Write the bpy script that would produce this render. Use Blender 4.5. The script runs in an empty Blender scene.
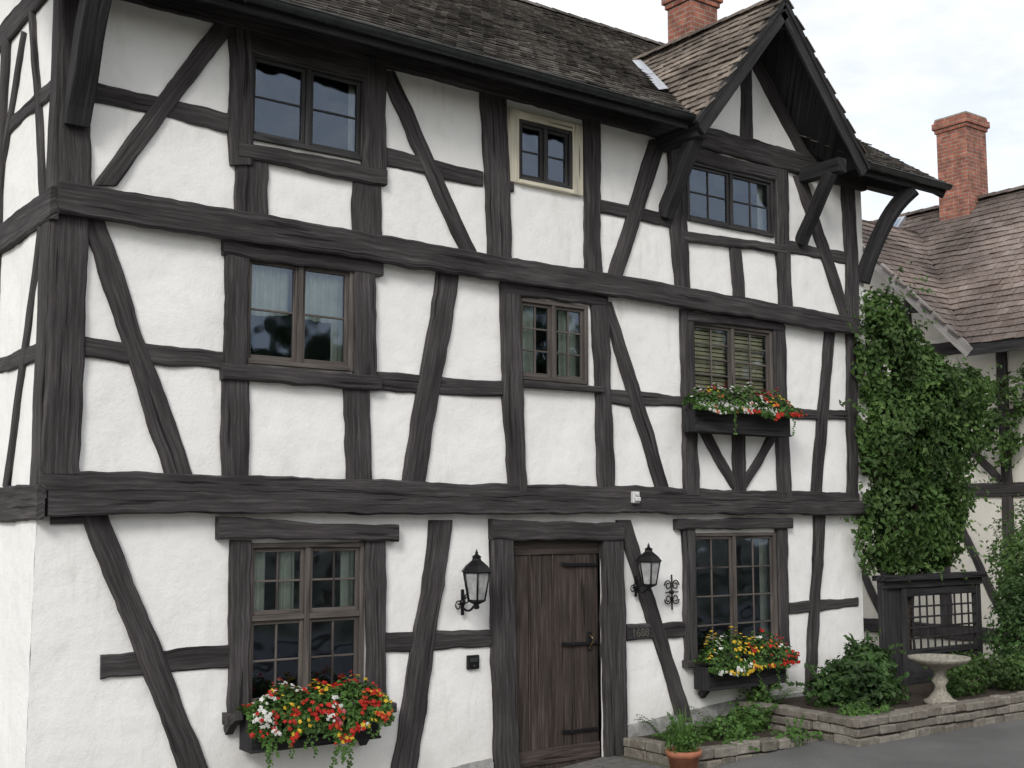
import bpy, bmesh, math, random
from mathutils import Vector, noise
random.seed(7)
R=random.random
def U(a,b): return a+(b-a)*random.random()
scene=bpy.context.scene
scene.view_settings.view_transform='Standard'
scene.view_settings.look='None'
scene.view_settings.exposure=0

# ------------------------------------------------------------------ camera
F=1225.0
YAW=math.radians(36.6); PITCH=math.radians(6.33)
C=Vector((-2.89,-10.43,2.42))
FW=Vector((math.sin(YAW)*math.cos(PITCH),math.cos(YAW)*math.cos(PITCH),math.sin(PITCH)))
RT=Vector((math.cos(YAW),-math.sin(YAW),0))
UP=RT.cross(FW)
cam_d=bpy.data.cameras.new("camera"); cam=bpy.data.objects.new("camera",cam_d)
scene.collection.objects.link(cam); scene.camera=cam
cam_d.sensor_width=36; cam_d.lens=F/1024*36; cam_d.clip_end=2000; cam_d.clip_start=.1
cam.location=C; cam.rotation_euler=FW.to_track_quat('-Z','Y').to_euler()

# survey helpers: a sight line intersected with the real wall plane gives metres on that wall
def ray(u,v): return FW+RT*((u-512)/F)+UP*((384-v)/F)
def wp(u,v,y=0.0):
    d=ray(u,v); t=(y-C.y)/d.y; p=C+d*t; return p.x,p.z

# ------------------------------------------------------------------ materials
def newmat(name):
    m=bpy.data.materials.new(name); m.use_nodes=True
    nt=m.node_tree; b=nt.nodes["Principled BSDF"]
    return m,nt,b
def N(nt,t,**k):
    n=nt.nodes.new(t)
    for a,b in k.items(): setattr(n,a,b)
    return n
def ramp(nt,stops):
    r=N(nt,'ShaderNodeValToRGB'); e=r.color_ramp.elements
    while len(e)<len(stops): e.new(.5)
    for i,(p,c) in enumerate(stops):
        e[i].position=p; e[i].color=(c[0],c[1],c[2],1) if not isinstance(c,(int,float)) else (c,c,c,1)
    return r
def mixc(nt,mode,fac,a,b):
    m=N(nt,'ShaderNodeMix',data_type='RGBA',blend_type=mode)
    for s,val in ((m.inputs[0],fac),(m.inputs[6],a),(m.inputs[7],b)):
        if isinstance(val,bpy.types.NodeSocket): nt.links.new(val,s)
        elif isinstance(val,(int,float)): s.default_value=val
        else: s.default_value=(val[0],val[1],val[2],1)
    return m.outputs[2]
def tnoise(nt,coord,scale,detail=3,rough=.6,mscale=None):
    src=coord
    if mscale:
        mp=N(nt,'ShaderNodeMapping'); mp.inputs['Scale'].default_value=mscale
        nt.links.new(coord,mp.inputs[0]); src=mp.outputs[0]
    n=N(nt,'ShaderNodeTexNoise'); n.inputs['Scale'].default_value=scale
    n.inputs['Detail'].default_value=detail; n.inputs['Roughness'].default_value=rough
    nt.links.new(src,n.inputs['Vector']); return n.outputs[0]
def bump(nt,b,h,strength,dist=.01,prev=None):
    n=N(nt,'ShaderNodeBump'); n.inputs['Strength'].default_value=strength; n.inputs['Distance'].default_value=dist
    nt.links.new(h,n.inputs['Height'])
    if prev: nt.links.new(prev,n.inputs['Normal'])
    if b: nt.links.new(n.outputs[0],b.inputs['Normal'])
    return n.outputs[0]
def fma(nt,a,mul,add):
    n=N(nt,'ShaderNodeMath',operation='MULTIPLY_ADD'); nt.links.new(a,n.inputs[0]); n.inputs[1].default_value=mul
    if isinstance(add,(int,float)): n.inputs[2].default_value=add
    else: nt.links.new(add,n.inputs[2])
    return n.outputs[0]

def wood(name,dark,mid,light,rough=.85,bs=.7):
    m,nt,b=newmat(name); uv=N(nt,'ShaderNodeUVMap').outputs[0]
    g=tnoise(nt,uv,1,4,.72,(1.6,38,1)); big=tnoise(nt,uv,1,2,.6,(.9,3.5,1))
    crack=tnoise(nt,uv,1,1,.5,(1.0,22,1))
    r=ramp(nt,[(.3,dark),(.52,mid),(.76,light)]); nt.links.new(g,r.inputs[0])
    r2=ramp(nt,[(.3,.65),(.7,1.45)]); nt.links.new(big,r2.inputs[0])
    c=mixc(nt,'MULTIPLY',1.0,r.outputs[0],r2.outputs[0])
    rc=ramp(nt,[(.31,.2),(.36,1)]); nt.links.new(crack,rc.inputs[0])
    c=mixc(nt,'MULTIPLY',.8,c,rc.outputs[0])
    nt.links.new(c,b.inputs['Base Color']); b.inputs['Roughness'].default_value=rough
    b.inputs['Specular IOR Level'].default_value=.25
    hh=fma(nt,g,.8,rc.outputs[0]); bump(nt,b,hh,bs,.007)
    return m
M_timber=wood("weathered_black_timber",(.022,.019,.020),(.048,.043,.045),(.105,.097,.099))
M_timber2=wood("painted_black_timber",(.013,.012,.013),(.028,.027,.029),(.062,.059,.061))
M_wframe=wood("window_frame_wood",(.06,.051,.046),(.10,.087,.079),(.15,.133,.122),.6,.3)
M_wframe_d=wood("window_frame_dark_wood",(.022,.021,.022),(.04,.038,.039),(.075,.07,.07),.55,.3)
M_cream=wood("cream_painted_wood",(.5,.46,.36),(.62,.58,.47),(.7,.66,.56),.6,.2)
M_door=wood("door_oak",(.022,.017,.015),(.052,.040,.036),(.11,.088,.079),.7,.8)

def plaster(name,base=.8,tint=(1,.992,.978)):
    m,nt,b=newmat(name); o=N(nt,'ShaderNodeNewGeometry').outputs['Position']
    n1=tnoise(nt,o,1.2,2,.6); n2=tnoise(nt,o,7,4,.62); n3=tnoise(nt,o,65,1,.6)
    st=tnoise(nt,o,1,3,.65,(5,5,.8))
    r=ramp(nt,[(.28,tuple(base*.95*t for t in tint)),(.6,tuple(base*t for t in tint))]); nt.links.new(n1,r.inputs[0])
    rs=ramp(nt,[(.28,(.78,.75,.69)),(.42,(1,1,1))]); nt.links.new(st,rs.inputs[0])
    c=mixc(nt,'MULTIPLY',.4,r.outputs[0],rs.outputs[0])
    r2=ramp(nt,[(.3,.95),(.5,1)]); nt.links.new(n2,r2.inputs[0]); c=mixc(nt,'MULTIPLY',1,c,r2.outputs[0])
    sx=N(nt,'ShaderNodeSeparateXYZ'); nt.links.new(o,sx.inputs[0])
    mr=N(nt,'ShaderNodeMapRange'); mr.inputs[1].default_value=.6; mr.inputs[2].default_value=-.4
    nt.links.new(sx.outputs[2],mr.inputs[0])
    mu=N(nt,'ShaderNodeMath',operation='MULTIPLY'); nt.links.new(mr.outputs[0],mu.inputs[0]); nt.links.new(n2,mu.inputs[1])
    c=mixc(nt,'MIX',mu.outputs[0],c,(.46,.44,.40))
    nt.links.new(c,b.inputs['Base Color']); b.inputs['Roughness'].default_value=.92
    b.inputs['Specular IOR Level'].default_value=.15
    hh=fma(nt,n3,.05,fma(nt,n2,.26,n1)); bump(nt,b,hh,.6,.06)
    return m
M_plaster=plaster("lime_plaster",.89)
M_plaster2=plaster("old_cream_plaster",.74,(1,.96,.88))

def simple(name,col,rough=.6,metal=0,ns=20,var=.25,bs=.2,bd=.005,spec=.4):
    m,nt,b=newmat(name); o=N(nt,'ShaderNodeNewGeometry').outputs['Position']
    n=tnoise(nt,o,ns,3,.65)
    r=ramp(nt,[(.3,tuple(c*(1-var) for c in col)),(.7,tuple(c*(1+var) for c in col))]); nt.links.new(n,r.inputs[0])
    nt.links.new(r.outputs[0],b.inputs['Base Color'])
    b.inputs['Roughness'].default_value=rough; b.inputs['Metallic'].default_value=metal
    b.inputs['Specular IOR Level'].default_value=spec
    if bs: bump(nt,b,n,bs,bd)
    return m
M_iron=simple("black_wrought_iron",(.02,.02,.022),.45,.6,40,.4,.3)
M_gutter=simple("dark_gutter_metal",(.035,.04,.04),.4,.3,8,.3,.05)
M_lead=simple("lead_flashing",(.5,.53,.58),.35,.6,10,.2,.3)
M_plinth=simple("cement_plinth",(.24,.24,.235),.9,0,9,.35,.5,.02)
M_soil=simple("soil",(.045,.033,.024),.95,0,25,.5,1,.03)
M_terra=simple("terracotta",(.36,.14,.08),.8,0,14,.25,.2)
M_conc=simple("weathered_stone",(.27,.25,.21),.9,0,22,.4,.6,.01)
M_digit=simple("tarnished_digits",(.11,.10,.09),.6,.2,30,.3,0)
M_curt=simple("linen_curtain",(.62,.66,.58),.95,0,6,.1,0)
M_blind=simple("cream_blind",(.85,.76,.52),.9,0,6,.15,0)
M_white=simple("white_plastic",(.62,.62,.62),.5,0,5,.05,.0)
M_dark=simple("dark_interior",(.05,.048,.045),.9,0,5,.2,.0)
M_brassy=simple("aged_brass",(.25,.18,.1),.4,.8,30,.3,.1)
M_bark=simple("bark",(.08,.06,.045),.95,0,18,.4,1,.03)
M_lglass=simple("lantern_glass",(.35,.36,.36),.15,0,12,.3,.1)

def glassmat():
    m,nt,b=newmat("old_window_glass"); out=nt.nodes['Material Output']
    o=N(nt,'ShaderNodeNewGeometry').outputs['Position']
    n=tnoise(nt,o,2.6,1,.5)
    bp=bump(nt,None,n,.25,.05)
    tr=N(nt,'ShaderNodeBsdfTransparent'); tr.inputs[0].default_value=(.86,.9,.89,1)
    gl=N(nt,'ShaderNodeBsdfGlossy'); gl.inputs['Roughness'].default_value=.05; gl.inputs[0].default_value=(.66,.79,1,1)
    nt.links.new(bp,gl.inputs['Normal'])
    fr=N(nt,'ShaderNodeFresnel'); fr.inputs[0].default_value=1.45
    ma=N(nt,'ShaderNodeMath',operation='MULTIPLY_ADD'); ma.inputs[1].default_value=1.1; ma.inputs[2].default_value=.085; ma.use_clamp=True
    nt.links.new(fr.outputs[0],ma.inputs[0])
    mx=N(nt,'ShaderNodeMixShader'); nt.links.new(ma.outputs[0],mx.inputs[0]); nt.links.new(tr.outputs[0],mx.inputs[1]); nt.links.new(gl.outputs[0],mx.inputs[2])
    nt.links.new(mx.outputs[0],out.inputs[0]); return m
M_glass=glassmat()

def perisland(name,cols,rough=.85,ns=25,bs=.5,bd=.01,transl=0,big=None):
    m,nt,b=newmat(name); g=N(nt,'ShaderNodeNewGeometry')
    st=[(i/(len(cols)-1),c) for i,c in enumerate(cols)]
    r=ramp(nt,st); nt.links.new(g.outputs['Random Per Island'],r.inputs[0]); c=r.outputs[0]
    if bs:
        n=tnoise(nt,g.outputs['Position'],ns,3,.6); r2=ramp(nt,[(.3,.7),(.7,1.25)]); nt.links.new(n,r2.inputs[0])
        c=mixc(nt,'MULTIPLY',1,c,r2.outputs[0]); bump(nt,b,n,bs,bd)
    if big:
        n2=tnoise(nt,g.outputs['Position'],big,2,.5); r3=ramp(nt,[(.35,.6),(.65,1.4)]); nt.links.new(n2,r3.inputs[0])
        c=mixc(nt,'MULTIPLY',1,c,r3.outputs[0])
    nt.links.new(c,b.inputs['Base Color']); b.inputs['Roughness'].default_value=rough
    b.inputs['Specular IOR Level'].default_value=.3
    if transl:
        t=N(nt,'ShaderNodeBsdfTranslucent'); nt.links.new(c,t.inputs[0])
        mx=N(nt,'ShaderNodeMixShader'); mx.inputs[0].default_value=transl
        nt.links.new(b.outputs[0],mx.inputs[1]); nt.links.new(t.outputs[0],mx.inputs[2])
        nt.links.new(mx.outputs[0],nt.nodes['Material Output'].inputs[0])
    return m
M_tile=perisland("grey_brown_roof_tiles",[(.055,.05,.046),(.09,.082,.075),(.125,.113,.102),(.075,.068,.062),(.155,.142,.127)],.9,18,.6,.01,0,1.1)
M_tile2=perisland("brown_roof_tiles",[(.105,.087,.072),(.16,.132,.11),(.21,.175,.145),(.13,.107,.09)],.9,18,.6,.01,0,1.3)
M_tile3=perisland("faded_clay_roof_tiles",[(.12,.092,.08),(.17,.137,.122),(.14,.112,.102),(.2,.167,.152)],.9,18,.5,.01,0,.7)
M_stone=perisland("rubble_stone",[(.13,.12,.1),(.2,.185,.16),(.16,.14,.12),(.25,.23,.2)],.95,14,.9,.02)
M_leafv=perisland("vine_leaves",[(.042,.085,.022),(.07,.13,.034),(.052,.105,.026),(.11,.18,.05)],.55,3,0,0,.35,1.6)
M_leafb=perisland("shrub_leaves",[(.03,.065,.02),(.055,.11,.03),(.04,.085,.025)],.55,3,0,0,.3,2)
M_leaff=perisland("geranium_leaves",[(.05,.11,.025),(.09,.18,.04),(.065,.14,.03)],.6,5,0,0,.3,6)
M_leaft=perisland("tree_leaves",[(.03,.05,.018),(.05,.085,.025),(.04,.07,.02)],.7,1,0,0,.0)
def petal(name,col):
    return perisland(name,[tuple(c*.75 for c in col),col],.6,5,0,0,.25)
M_red=petal("red_petals",(.55,.03,.02)); M_or=petal("orange_petals",(.65,.12,.03))
M_yel=petal("yellow_petals",(.75,.5,.04)); M_wh=petal("white_petals",(.78,.78,.74)); M_pk=petal("pink_petals",(.6,.12,.16))

def brickmat(name,c1,c2,mortar):
    m,nt,b=newmat(name); uv=N(nt,'ShaderNodeUVMap').outputs[0]
    br=N(nt,'ShaderNodeTexBrick'); nt.links.new(uv,br.inputs['Vector'])
    br.inputs['Scale'].default_value=1; br.inputs['Brick Width'].default_value=.23; br.inputs['Row Height'].default_value=.078
    br.inputs['Mortar Size'].default_value=.008; br.inputs['Color1'].default_value=(*c1,1); br.inputs['Color2'].default_value=(*c2,1); br.inputs['Mortar'].default_value=(*mortar,1)
    n=tnoise(nt,uv,5,4,.7); r=ramp(nt,[(.3,.45),(.7,1.3)]); nt.links.new(n,r.inputs[0])
    c=mixc(nt,'MULTIPLY',1,br.outputs[0],r.outputs[0]); nt.links.new(c,b.inputs['Base Color']); b.inputs['Roughness'].default_value=.9
    inv=N(nt,'ShaderNodeMath',operation='SUBTRACT'); inv.inputs[0].default_value=1; nt.links.new(br.outputs[1],inv.inputs[1])
    p=bump(nt,None,inv.outputs[0],.8,.01); bump(nt,b,n,.4,.01,p); return m
M_brick=brickmat("chimney_brick",(.36,.13,.085),(.24,.085,.06),(.3,.26,.22))

def asphalt():
    m,nt,b=newmat("asphalt"); o=N(nt,'ShaderNodeNewGeometry').outputs['Position']
    n=tnoise(nt,o,90,3,.7); n2=tnoise(nt,o,.8,4,.6)
    r=ramp(nt,[(.3,.065),(.7,.15)]); nt.links.new(n,r.inputs[0]); r2=ramp(nt,[(.3,.75),(.7,1.3)]); nt.links.new(n2,r2.inputs[0])
    c=mixc(nt,'MULTIPLY',1,r.outputs[0],r2.outputs[0]); nt.links.new(c,b.inputs['Base Color']); b.inputs['Roughness'].default_value=.9
    bump(nt,b,n,.6,.006); return m
M_asph=asphalt()
M_pave=simple("paving",(.13,.125,.12),.9,0,12,.35,.6,.01)
M_ground=simple("ground_earth",(.09,.09,.06),.95,0,2,.4,.5,.03)

# ------------------------------------------------------------------ mesh builder
class MB:
    def __init__(s): s.v=[]; s.f=[]; s.uv=[]; s.m=[]; s.s=[]
    def add(s,pts): i=len(s.v); s.v.extend([tuple(p) for p in pts]); return list(range(i,i+len(pts)))
    def face(s,ix,uv=None,m=0,sm=False):
        s.f.append(tuple(ix)); s.uv.append(uv or [(0,0)]*len(ix)); s.m.append(m); s.s.append(sm)
    def poly(s,pts,m=0,uv=None,sm=False): s.face(s.add(pts),uv,m,sm)
    def obj(s,name,mats,parent=None,bevel=0,recalc=True):
        me=bpy.data.meshes.new(name); me.from_pydata(s.v,[],s.f)
        for m in mats: me.materials.append(m)
        me.polygons.foreach_set('material_index',s.m); me.polygons.foreach_set('use_smooth',s.s)
        l=me.uv_layers.new(name="UVMap"); flat=[]
        for u in s.uv:
            for a in u: flat.extend((a[0],a[1]))
        l.data.foreach_set('uv',flat)
        if recalc:
            bm=bmesh.new(); bm.from_mesh(me); bmesh.ops.recalc_face_normals(bm,faces=bm.faces); bm.to_mesh(me); bm.free()
        me.update()
        ob=bpy.data.objects.new(name,me); scene.collection.objects.link(ob)
        if parent: ob.parent=parent
        if bevel:
            b=ob.modifiers.new("bevel",'BEVEL'); b.width=bevel; b.segments=1; b.limit_method='ANGLE'
        return ob
def empty(name,loc=(0,0,0)):
    e=bpy.data.objects.new(name,None); scene.collection.objects.link(e); return e

BF=[(0,1,3,2),(4,6,7,5),(0,4,5,1),(2,3,7,6),(0,2,6,4),(1,5,7,3)]
def box(mb,x0,x1,y0,y1,z0,z1,m=0,wall=False):
    c=[(x,y,z) for x in (x0,x1) for y in (y0,y1) for z in (z0,z1)]
    i=mb.add(c); L=max(range(3),key=lambda a:abs((x1-x0,y1-y0,z1-z0)[a])); o1,o2=U(0,60),U(0,60)
    for f in BF:
        if wall:
            pts=[c[k] for k in f]; xs=len({p[0] for p in pts})==1
            uv=[((p[1] if xs else p[0]),p[2]) for p in pts]
        else:
            uv=[(c[k][L]+o1,sum(c[k])-c[k][L]+o2) for k in f]
        mb.face([i[k] for k in f],uv,m)
def sweep(mb,pts,w,h,side,m=0):
    side=Vector(side).normalized(); pts=[Vector(p) for p in pts]; rings=[]; o1,o2=U(0,60),U(0,60); L=0; Ls=[]
    for k,p in enumerate(pts):
        a=pts[max(0,k-1)]; b=pts[min(len(pts)-1,k+1)]; t=(b-a).normalized(); up=side.cross(t).normalized()
        if k: L+=(p-pts[k-1]).length
        Ls.append(L)
        rings.append(mb.add([p+side*w/2+up*h/2,p-side*w/2+up*h/2,p-side*w/2-up*h/2,p+side*w/2-up*h/2]))
    per=[0,w,w+h,2*w+h,2*w+2*h]
    for k in range(len(pts)-1):
        for j in range(4):
            j2=(j+1)%4
            mb.face([rings[k][j],rings[k][j2],rings[k+1][j2],rings[k+1][j]],[(Ls[k]+o1,per[j]+o2),(Ls[k]+o1,per[j+1]+o2),(Ls[k+1]+o1,per[j+1]+o2),(Ls[k+1]+o1,per[j]+o2)],m)
    for r in (rings[0],rings[-1]): mb.face(r,[(o1,o2),(o1,o2+w),(o1+h,o2+w),(o1+h,o2)],m)
def tube(mb,pts,r,n=6,m=0,sm=True):
    pts=[Vector(p) for p in pts]; rings=[]
    for k,p in enumerate(pts):
        a=pts[max(0,k-1)]; b=pts[min(len(pts)-1,k+1)]; t=(b-a).normalized()
        s=t.cross(Vector((0,0,1)));  s=s if s.length>.05 else t.cross(Vector((1,0,0))); s.normalize(); q=t.cross(s)
        rr=r[k] if isinstance(r,(list,tuple)) else r
        rings.append(mb.add([p+(s*math.cos(x)+q*math.sin(x))*rr for x in [2*math.pi*i/n for i in range(n)]]))
    for k in range(len(pts)-1):
        for j in range(n): mb.face([rings[k][j],rings[k][(j+1)%n],rings[k+1][(j+1)%n],rings[k+1][j]],None,m,sm)
    mb.face(rings[0],None,m); mb.face(rings[-1],None,m)
def lathe(mb,cx,cy,prof,n=20,m=0):
    rings=[mb.add([(cx+r*math.cos(2*math.pi*i/n),cy+r*math.sin(2*math.pi*i/n),z) for i in range(n)]) for r,z in prof]
    for k in range(len(prof)-1):
        for j in range(n): mb.face([rings[k][j],rings[k][(j+1)%n],rings[k+1][(j+1)%n],rings[k+1][j]],None,m,True)
    mb.face(rings[0],None,m); mb.face(rings[-1],None,m)

def FRONT(y): return lambda s,z,d:(s,y-d,z)
def WEST(x): return lambda s,z,d:(x-d,s,z)
def beamq(mb,A0,A1,B0,B1,P,proud=.04,wob=.017,m=0):
    """hand-hewn timber from quad: edge A (A0->A1) and edge B (B0->B1) in wall metres"""
    A0,A1,B0,B1=[Vector((a[0],a[1],0)) for a in (A0,A1,B0,B1)]
    L=((A1+B1)/2-(A0+B0)/2).length; n=max(3,int(L/.08)); W=((A0-B0).length+(A1-B1).length)/2
    o1,o2=U(0,90),U(0,90); sd=U(0,100); ch=min(.016,W*.13); proud+=U(-.006,.006); rings=[]
    for k in range(n+1):
        t=k/n; a=A0.lerp(A1,t); b=B0.lerp(B1,t); ac=(a-b).normalized(); s=t*L
        wb=wob*min(1,W/.15)
        da=wb*(1.2*noise.noise((s*1.3,sd,0))+.9*noise.noise((s*4.5,sd,3))+.4*noise.noise((s*13,sd,3)))
        db=wb*(1.2*noise.noise((s*1.3,sd,9))+.9*noise.noise((s*4.5,sd,13))+.4*noise.noise((s*13,sd,23)))
        cv=wb*1.5*noise.noise((s*.55,sd,30))
        a=a+ac*(da+cv); b=b+ac*(db+cv); df=.008*noise.noise((s*2,sd,20))
        a2=a-ac*ch; b2=b+ac*ch; pr=proud+df
        rings.append((mb.add([P(a.x,a.y,-.02),P(a.x,a.y,pr-ch*.8),P(a2.x,a2.y,pr),P(b2.x,b2.y,pr),P(b.x,b.y,pr-ch*.8),P(b.x,b.y,-.02)]),s))
    vs=[0,proud,proud+ch,proud+W-ch,proud+W,W+2*proud]
    for k in range(n):
        r0,s0=rings[k]; r1,s1=rings[k+1]
        for j in range(5):
            mb.face([r0[j],r0[j+1],r1[j+1],r1[j]],[(s0+o1,vs[j]+o2),(s0+o1,vs[j+1]+o2),(s1+o1,vs[j+1]+o2),(s1+o1,vs[j]+o2)],m,False)
    for r,s in (rings[0],rings[-1]): mb.face(r,[(o1,o2+v) for v in vs],m)
def bm_px(mb,u0,v0,w0,u1,v1,w1,y,mode,proud=.04,m=0,wob=.017):
    conv=lambda u,v:wp(u,v,y); P=FRONT(y)
    if mode=='v': q=[(u0+w0/2,v0),(u1+w1/2,v1),(u0-w0/2,v0),(u1-w1/2,v1)]
    else: q=[(u0,v0-w0/2),(u1,v1-w1/2),(u0,v0+w0/2),(u1,v1+w1/2)]
    beamq(mb,*[conv(*p) for p in q],P,proud,wob,m)
def bm_m(mb,s0,z0,s1,z1,w,P,proud=.04,m=0,wob=.015):
    d=Vector((s1-s0,z1-z0)).normalized(); nx,nz=-d.y*w/2,d.x*w/2
    beamq(mb,(s0+nx,z0+nz),(s1+nx,z1+nz),(s0-nx,z0-nz),(s1-nx,z1-nz),P,proud,wob,m)

def wallgrid(mb,P,s0,s1,z0,z1,holes=[],step=.11,amp=.013,m=0):
    def cuts(a,b,ex):
        c=sorted({a,b,*[e for e in ex if a<e<b]}); o=[]
        for p,q in zip(c,c[1:]):
            n=max(1,int(round((q-p)/step))); o+= [p+(q-p)*i/n for i in range(n)]
        return o+[c[-1]]
    ss=cuts(s0,s1,[h[0] for h in holes]+[h[1] for h in holes]); zs=cuts(z0,z1,[h[2] for h in holes]+[h[3] for h in holes])
    idx={}
    def vi(i,j):
        if (i,j) not in idx:
            s,z=ss[i],zs[j]; d=amp*(noise.noise((s*1.8,z*1.8,5))+.5*noise.noise((s*5,z*5,1)))
            idx[(i,j)]=mb.add([P(s,z,d)])[0]
        return idx[(i,j)]
    for i in range(len(ss)-1):
        for j in range(len(zs)-1):
            cs,cz=(ss[i]+ss[i+1])/2,(zs[j]+zs[j+1])/2
            if any(h[0]<cs<h[1] and h[2]<cz<h[3] for h in holes): continue
            mb.face([vi(i,j),vi(i+1,j),vi(i+1,j+1),vi(i,j+1)],None,m,True)

def tiles(mb,O,Ud,Vd,lu,lv,w,e,clip=None,m=0,th=.016):
    O,Ud,Vd=Vector(O),Vector(Ud).normalized(),Vector(Vd).normalized(); Nn=Ud.cross(Vd)
    if Nn.z<0: Nn=-Nn
    for j in range(int(lv/e)+1):
        for i in range(-1,int(lu/w)+1):
            u0=i*w+(w/2 if j%2 else 0); 
            if u0<-w*.6 or u0>lu-w*.4: continue
            c=O+Ud*(u0+w/2)+Vd*(j*e+e/2)
            if clip and not clip(c): continue
            sag=.025*noise.noise((c.x*.8,c.y*.8,c.z*.8))
            ja=U(-.006,.006); jl=U(-.014,.014); jh=U(0,.012)+sag; top=min(j*e+e*1.55,lv+.03)
            a=u0+.003; b=u0+w-.003; lo=j*e+jl
            p=[O+Ud*(a+ja)+Vd*lo+Nn*(.03+jh),O+Ud*(b+ja)+Vd*(lo+U(-.006,.006))+Nn*(.03+jh+U(-.005,.005)),O+Ud*b+Vd*top+Nn*(.006+sag),O+Ud*a+Vd*top+Nn*(.006+sag)]
            q=[x-Nn*th for x in p]; ix=mb.add(p+q)
            mb.face(ix[:4],None,m); mb.face([ix[0],ix[1],ix[5],ix[4]],None,m)
            mb.face([ix[1],ix[2],ix[6],ix[5]],None,m); mb.face([ix[3],ix[0],ix[4],ix[7]],None,m)
def slab(mb,pts,th,m=0):
    pts=[Vector(p) for p in pts]; n=(pts[1]-pts[0]).cross(pts[2]-pts[0]).normalized()
    if n.z<0: n=-n
    k=len(pts); ix=mb.add(pts+[p-n*th for p in pts]); o=U(0,50)
    uv=[(p.x+o,(p.y+p.z)*.8) for p in pts]
    mb.face(ix[:k],uv,m); mb.face(ix[k:],uv,m)
    for i in range(k):
        j=(i+1)%k; mb.face([ix[i],ix[j],ix[k+j],ix[k+i]],[(0,0),(1,0),(1,.1),(0,.1)],m)

def leaf(mb,p,nrm,s,m=0,droop=None):
    nrm=nrm.normalized(); t=nrm.cross(Vector((U(-1,1),U(-1,1),U(-1,1))))
    if droop is not None: t=(t.normalized()+droop)
    t=t-nrm*t.dot(nrm)
    if t.length<1e-3: return
    t.normalize(); b=nrm.cross(t)
    ix=mb.add([p-t*s*.5,p+b*s*.34-t*s*.08+nrm*s*.1,p+t*s*.55-nrm*s*.08,p-b*s*.34-t*s*.08+nrm*s*.1])
    mb.face([ix[0],ix[1],ix[2]],None,m); mb.face([ix[0],ix[2],ix[3]],None,m)
def cloud(mb,ells,n,smin,smax,m=0,gap=.0,gs=2.2,shell=.45,droop=None):
    vol=[e[3]*e[4]*e[5] for e in ells]; tot=sum(vol)
    for e,vv in zip(ells,vol):
        for _ in range(int(n*vv/tot)):
            d=Vector((random.gauss(0,1),random.gauss(0,1),random.gauss(0,1))).normalized()
            r=shell+(1-shell)*R()**.6
            k=1+.28*noise.noise((d.x*2+e[0]*3,d.y*2,d.z*2+e[2]))
            p=Vector((e[0]+d.x*r*e[3]*k,e[1]+d.y*r*e[4]*k,e[2]+d.z*r*e[5]*k))
            if noise.noise(p*gs)<gap and R()<.85: continue
            nn=d+Vector((U(-.9,.9),U(-.9,.9),U(-.4,1.1)))
            leaf(mb,p,nn,U(smin,smax),m,droop)

# ------------------------------------------------------------------ main house
Y1,Y2,Y3=0.0,-.10,-.18
XR=10.64
house=empty("half_timbered_house")
holes={1:[],2:[],3:[]}
def pane_grid(mb,x0,x1,z0,z1,nx,nz,y,fm,fw=.036,mw=.02):
    box(mb,x0,x0+fw,y,y+.045,z0,z1,fm); box(mb,x1-fw,x1,y,y+.045,z0,z1,fm)
    box(mb,x0+fw,x1-fw,y+.002,y+.043,z0,z0+fw*1.2,fm); box(mb,x0+fw,x1-fw,y+.002,y+.043,z1-fw,z1,fm)
    a,b,c,d=x0+fw,x1-fw,z0+fw*1.2,z1-fw
    for i in range(1,nx):
        x=a+(b-a)*i/nx; box(mb,x-mw/2,x+mw/2,y+.008,y+.036,c,d,fm)
    for j in range(1,nz):
        z=c+(d-c)*j/nz; box(mb,a,b,y+.010,y+.034,z-mw/2,z+mw/2,fm)
    for i in range(nx):
        for j in range(nz):
            xa,xb=a+(b-a)*i/nx,a+(b-a)*(i+1)/nx; za,zb=c+(d-c)*j/nz,c+(d-c)*(j+1)/nz
            t1,t2=U(-.0018,.0018),U(-.0018,.0018); yy=y+.022
            mb.poly([(xa,yy-t1,za-0),(xb,yy+t1,za),(xb,yy+t1+t2,zb),(xa,yy-t1+t2,zb)],1)
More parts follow.
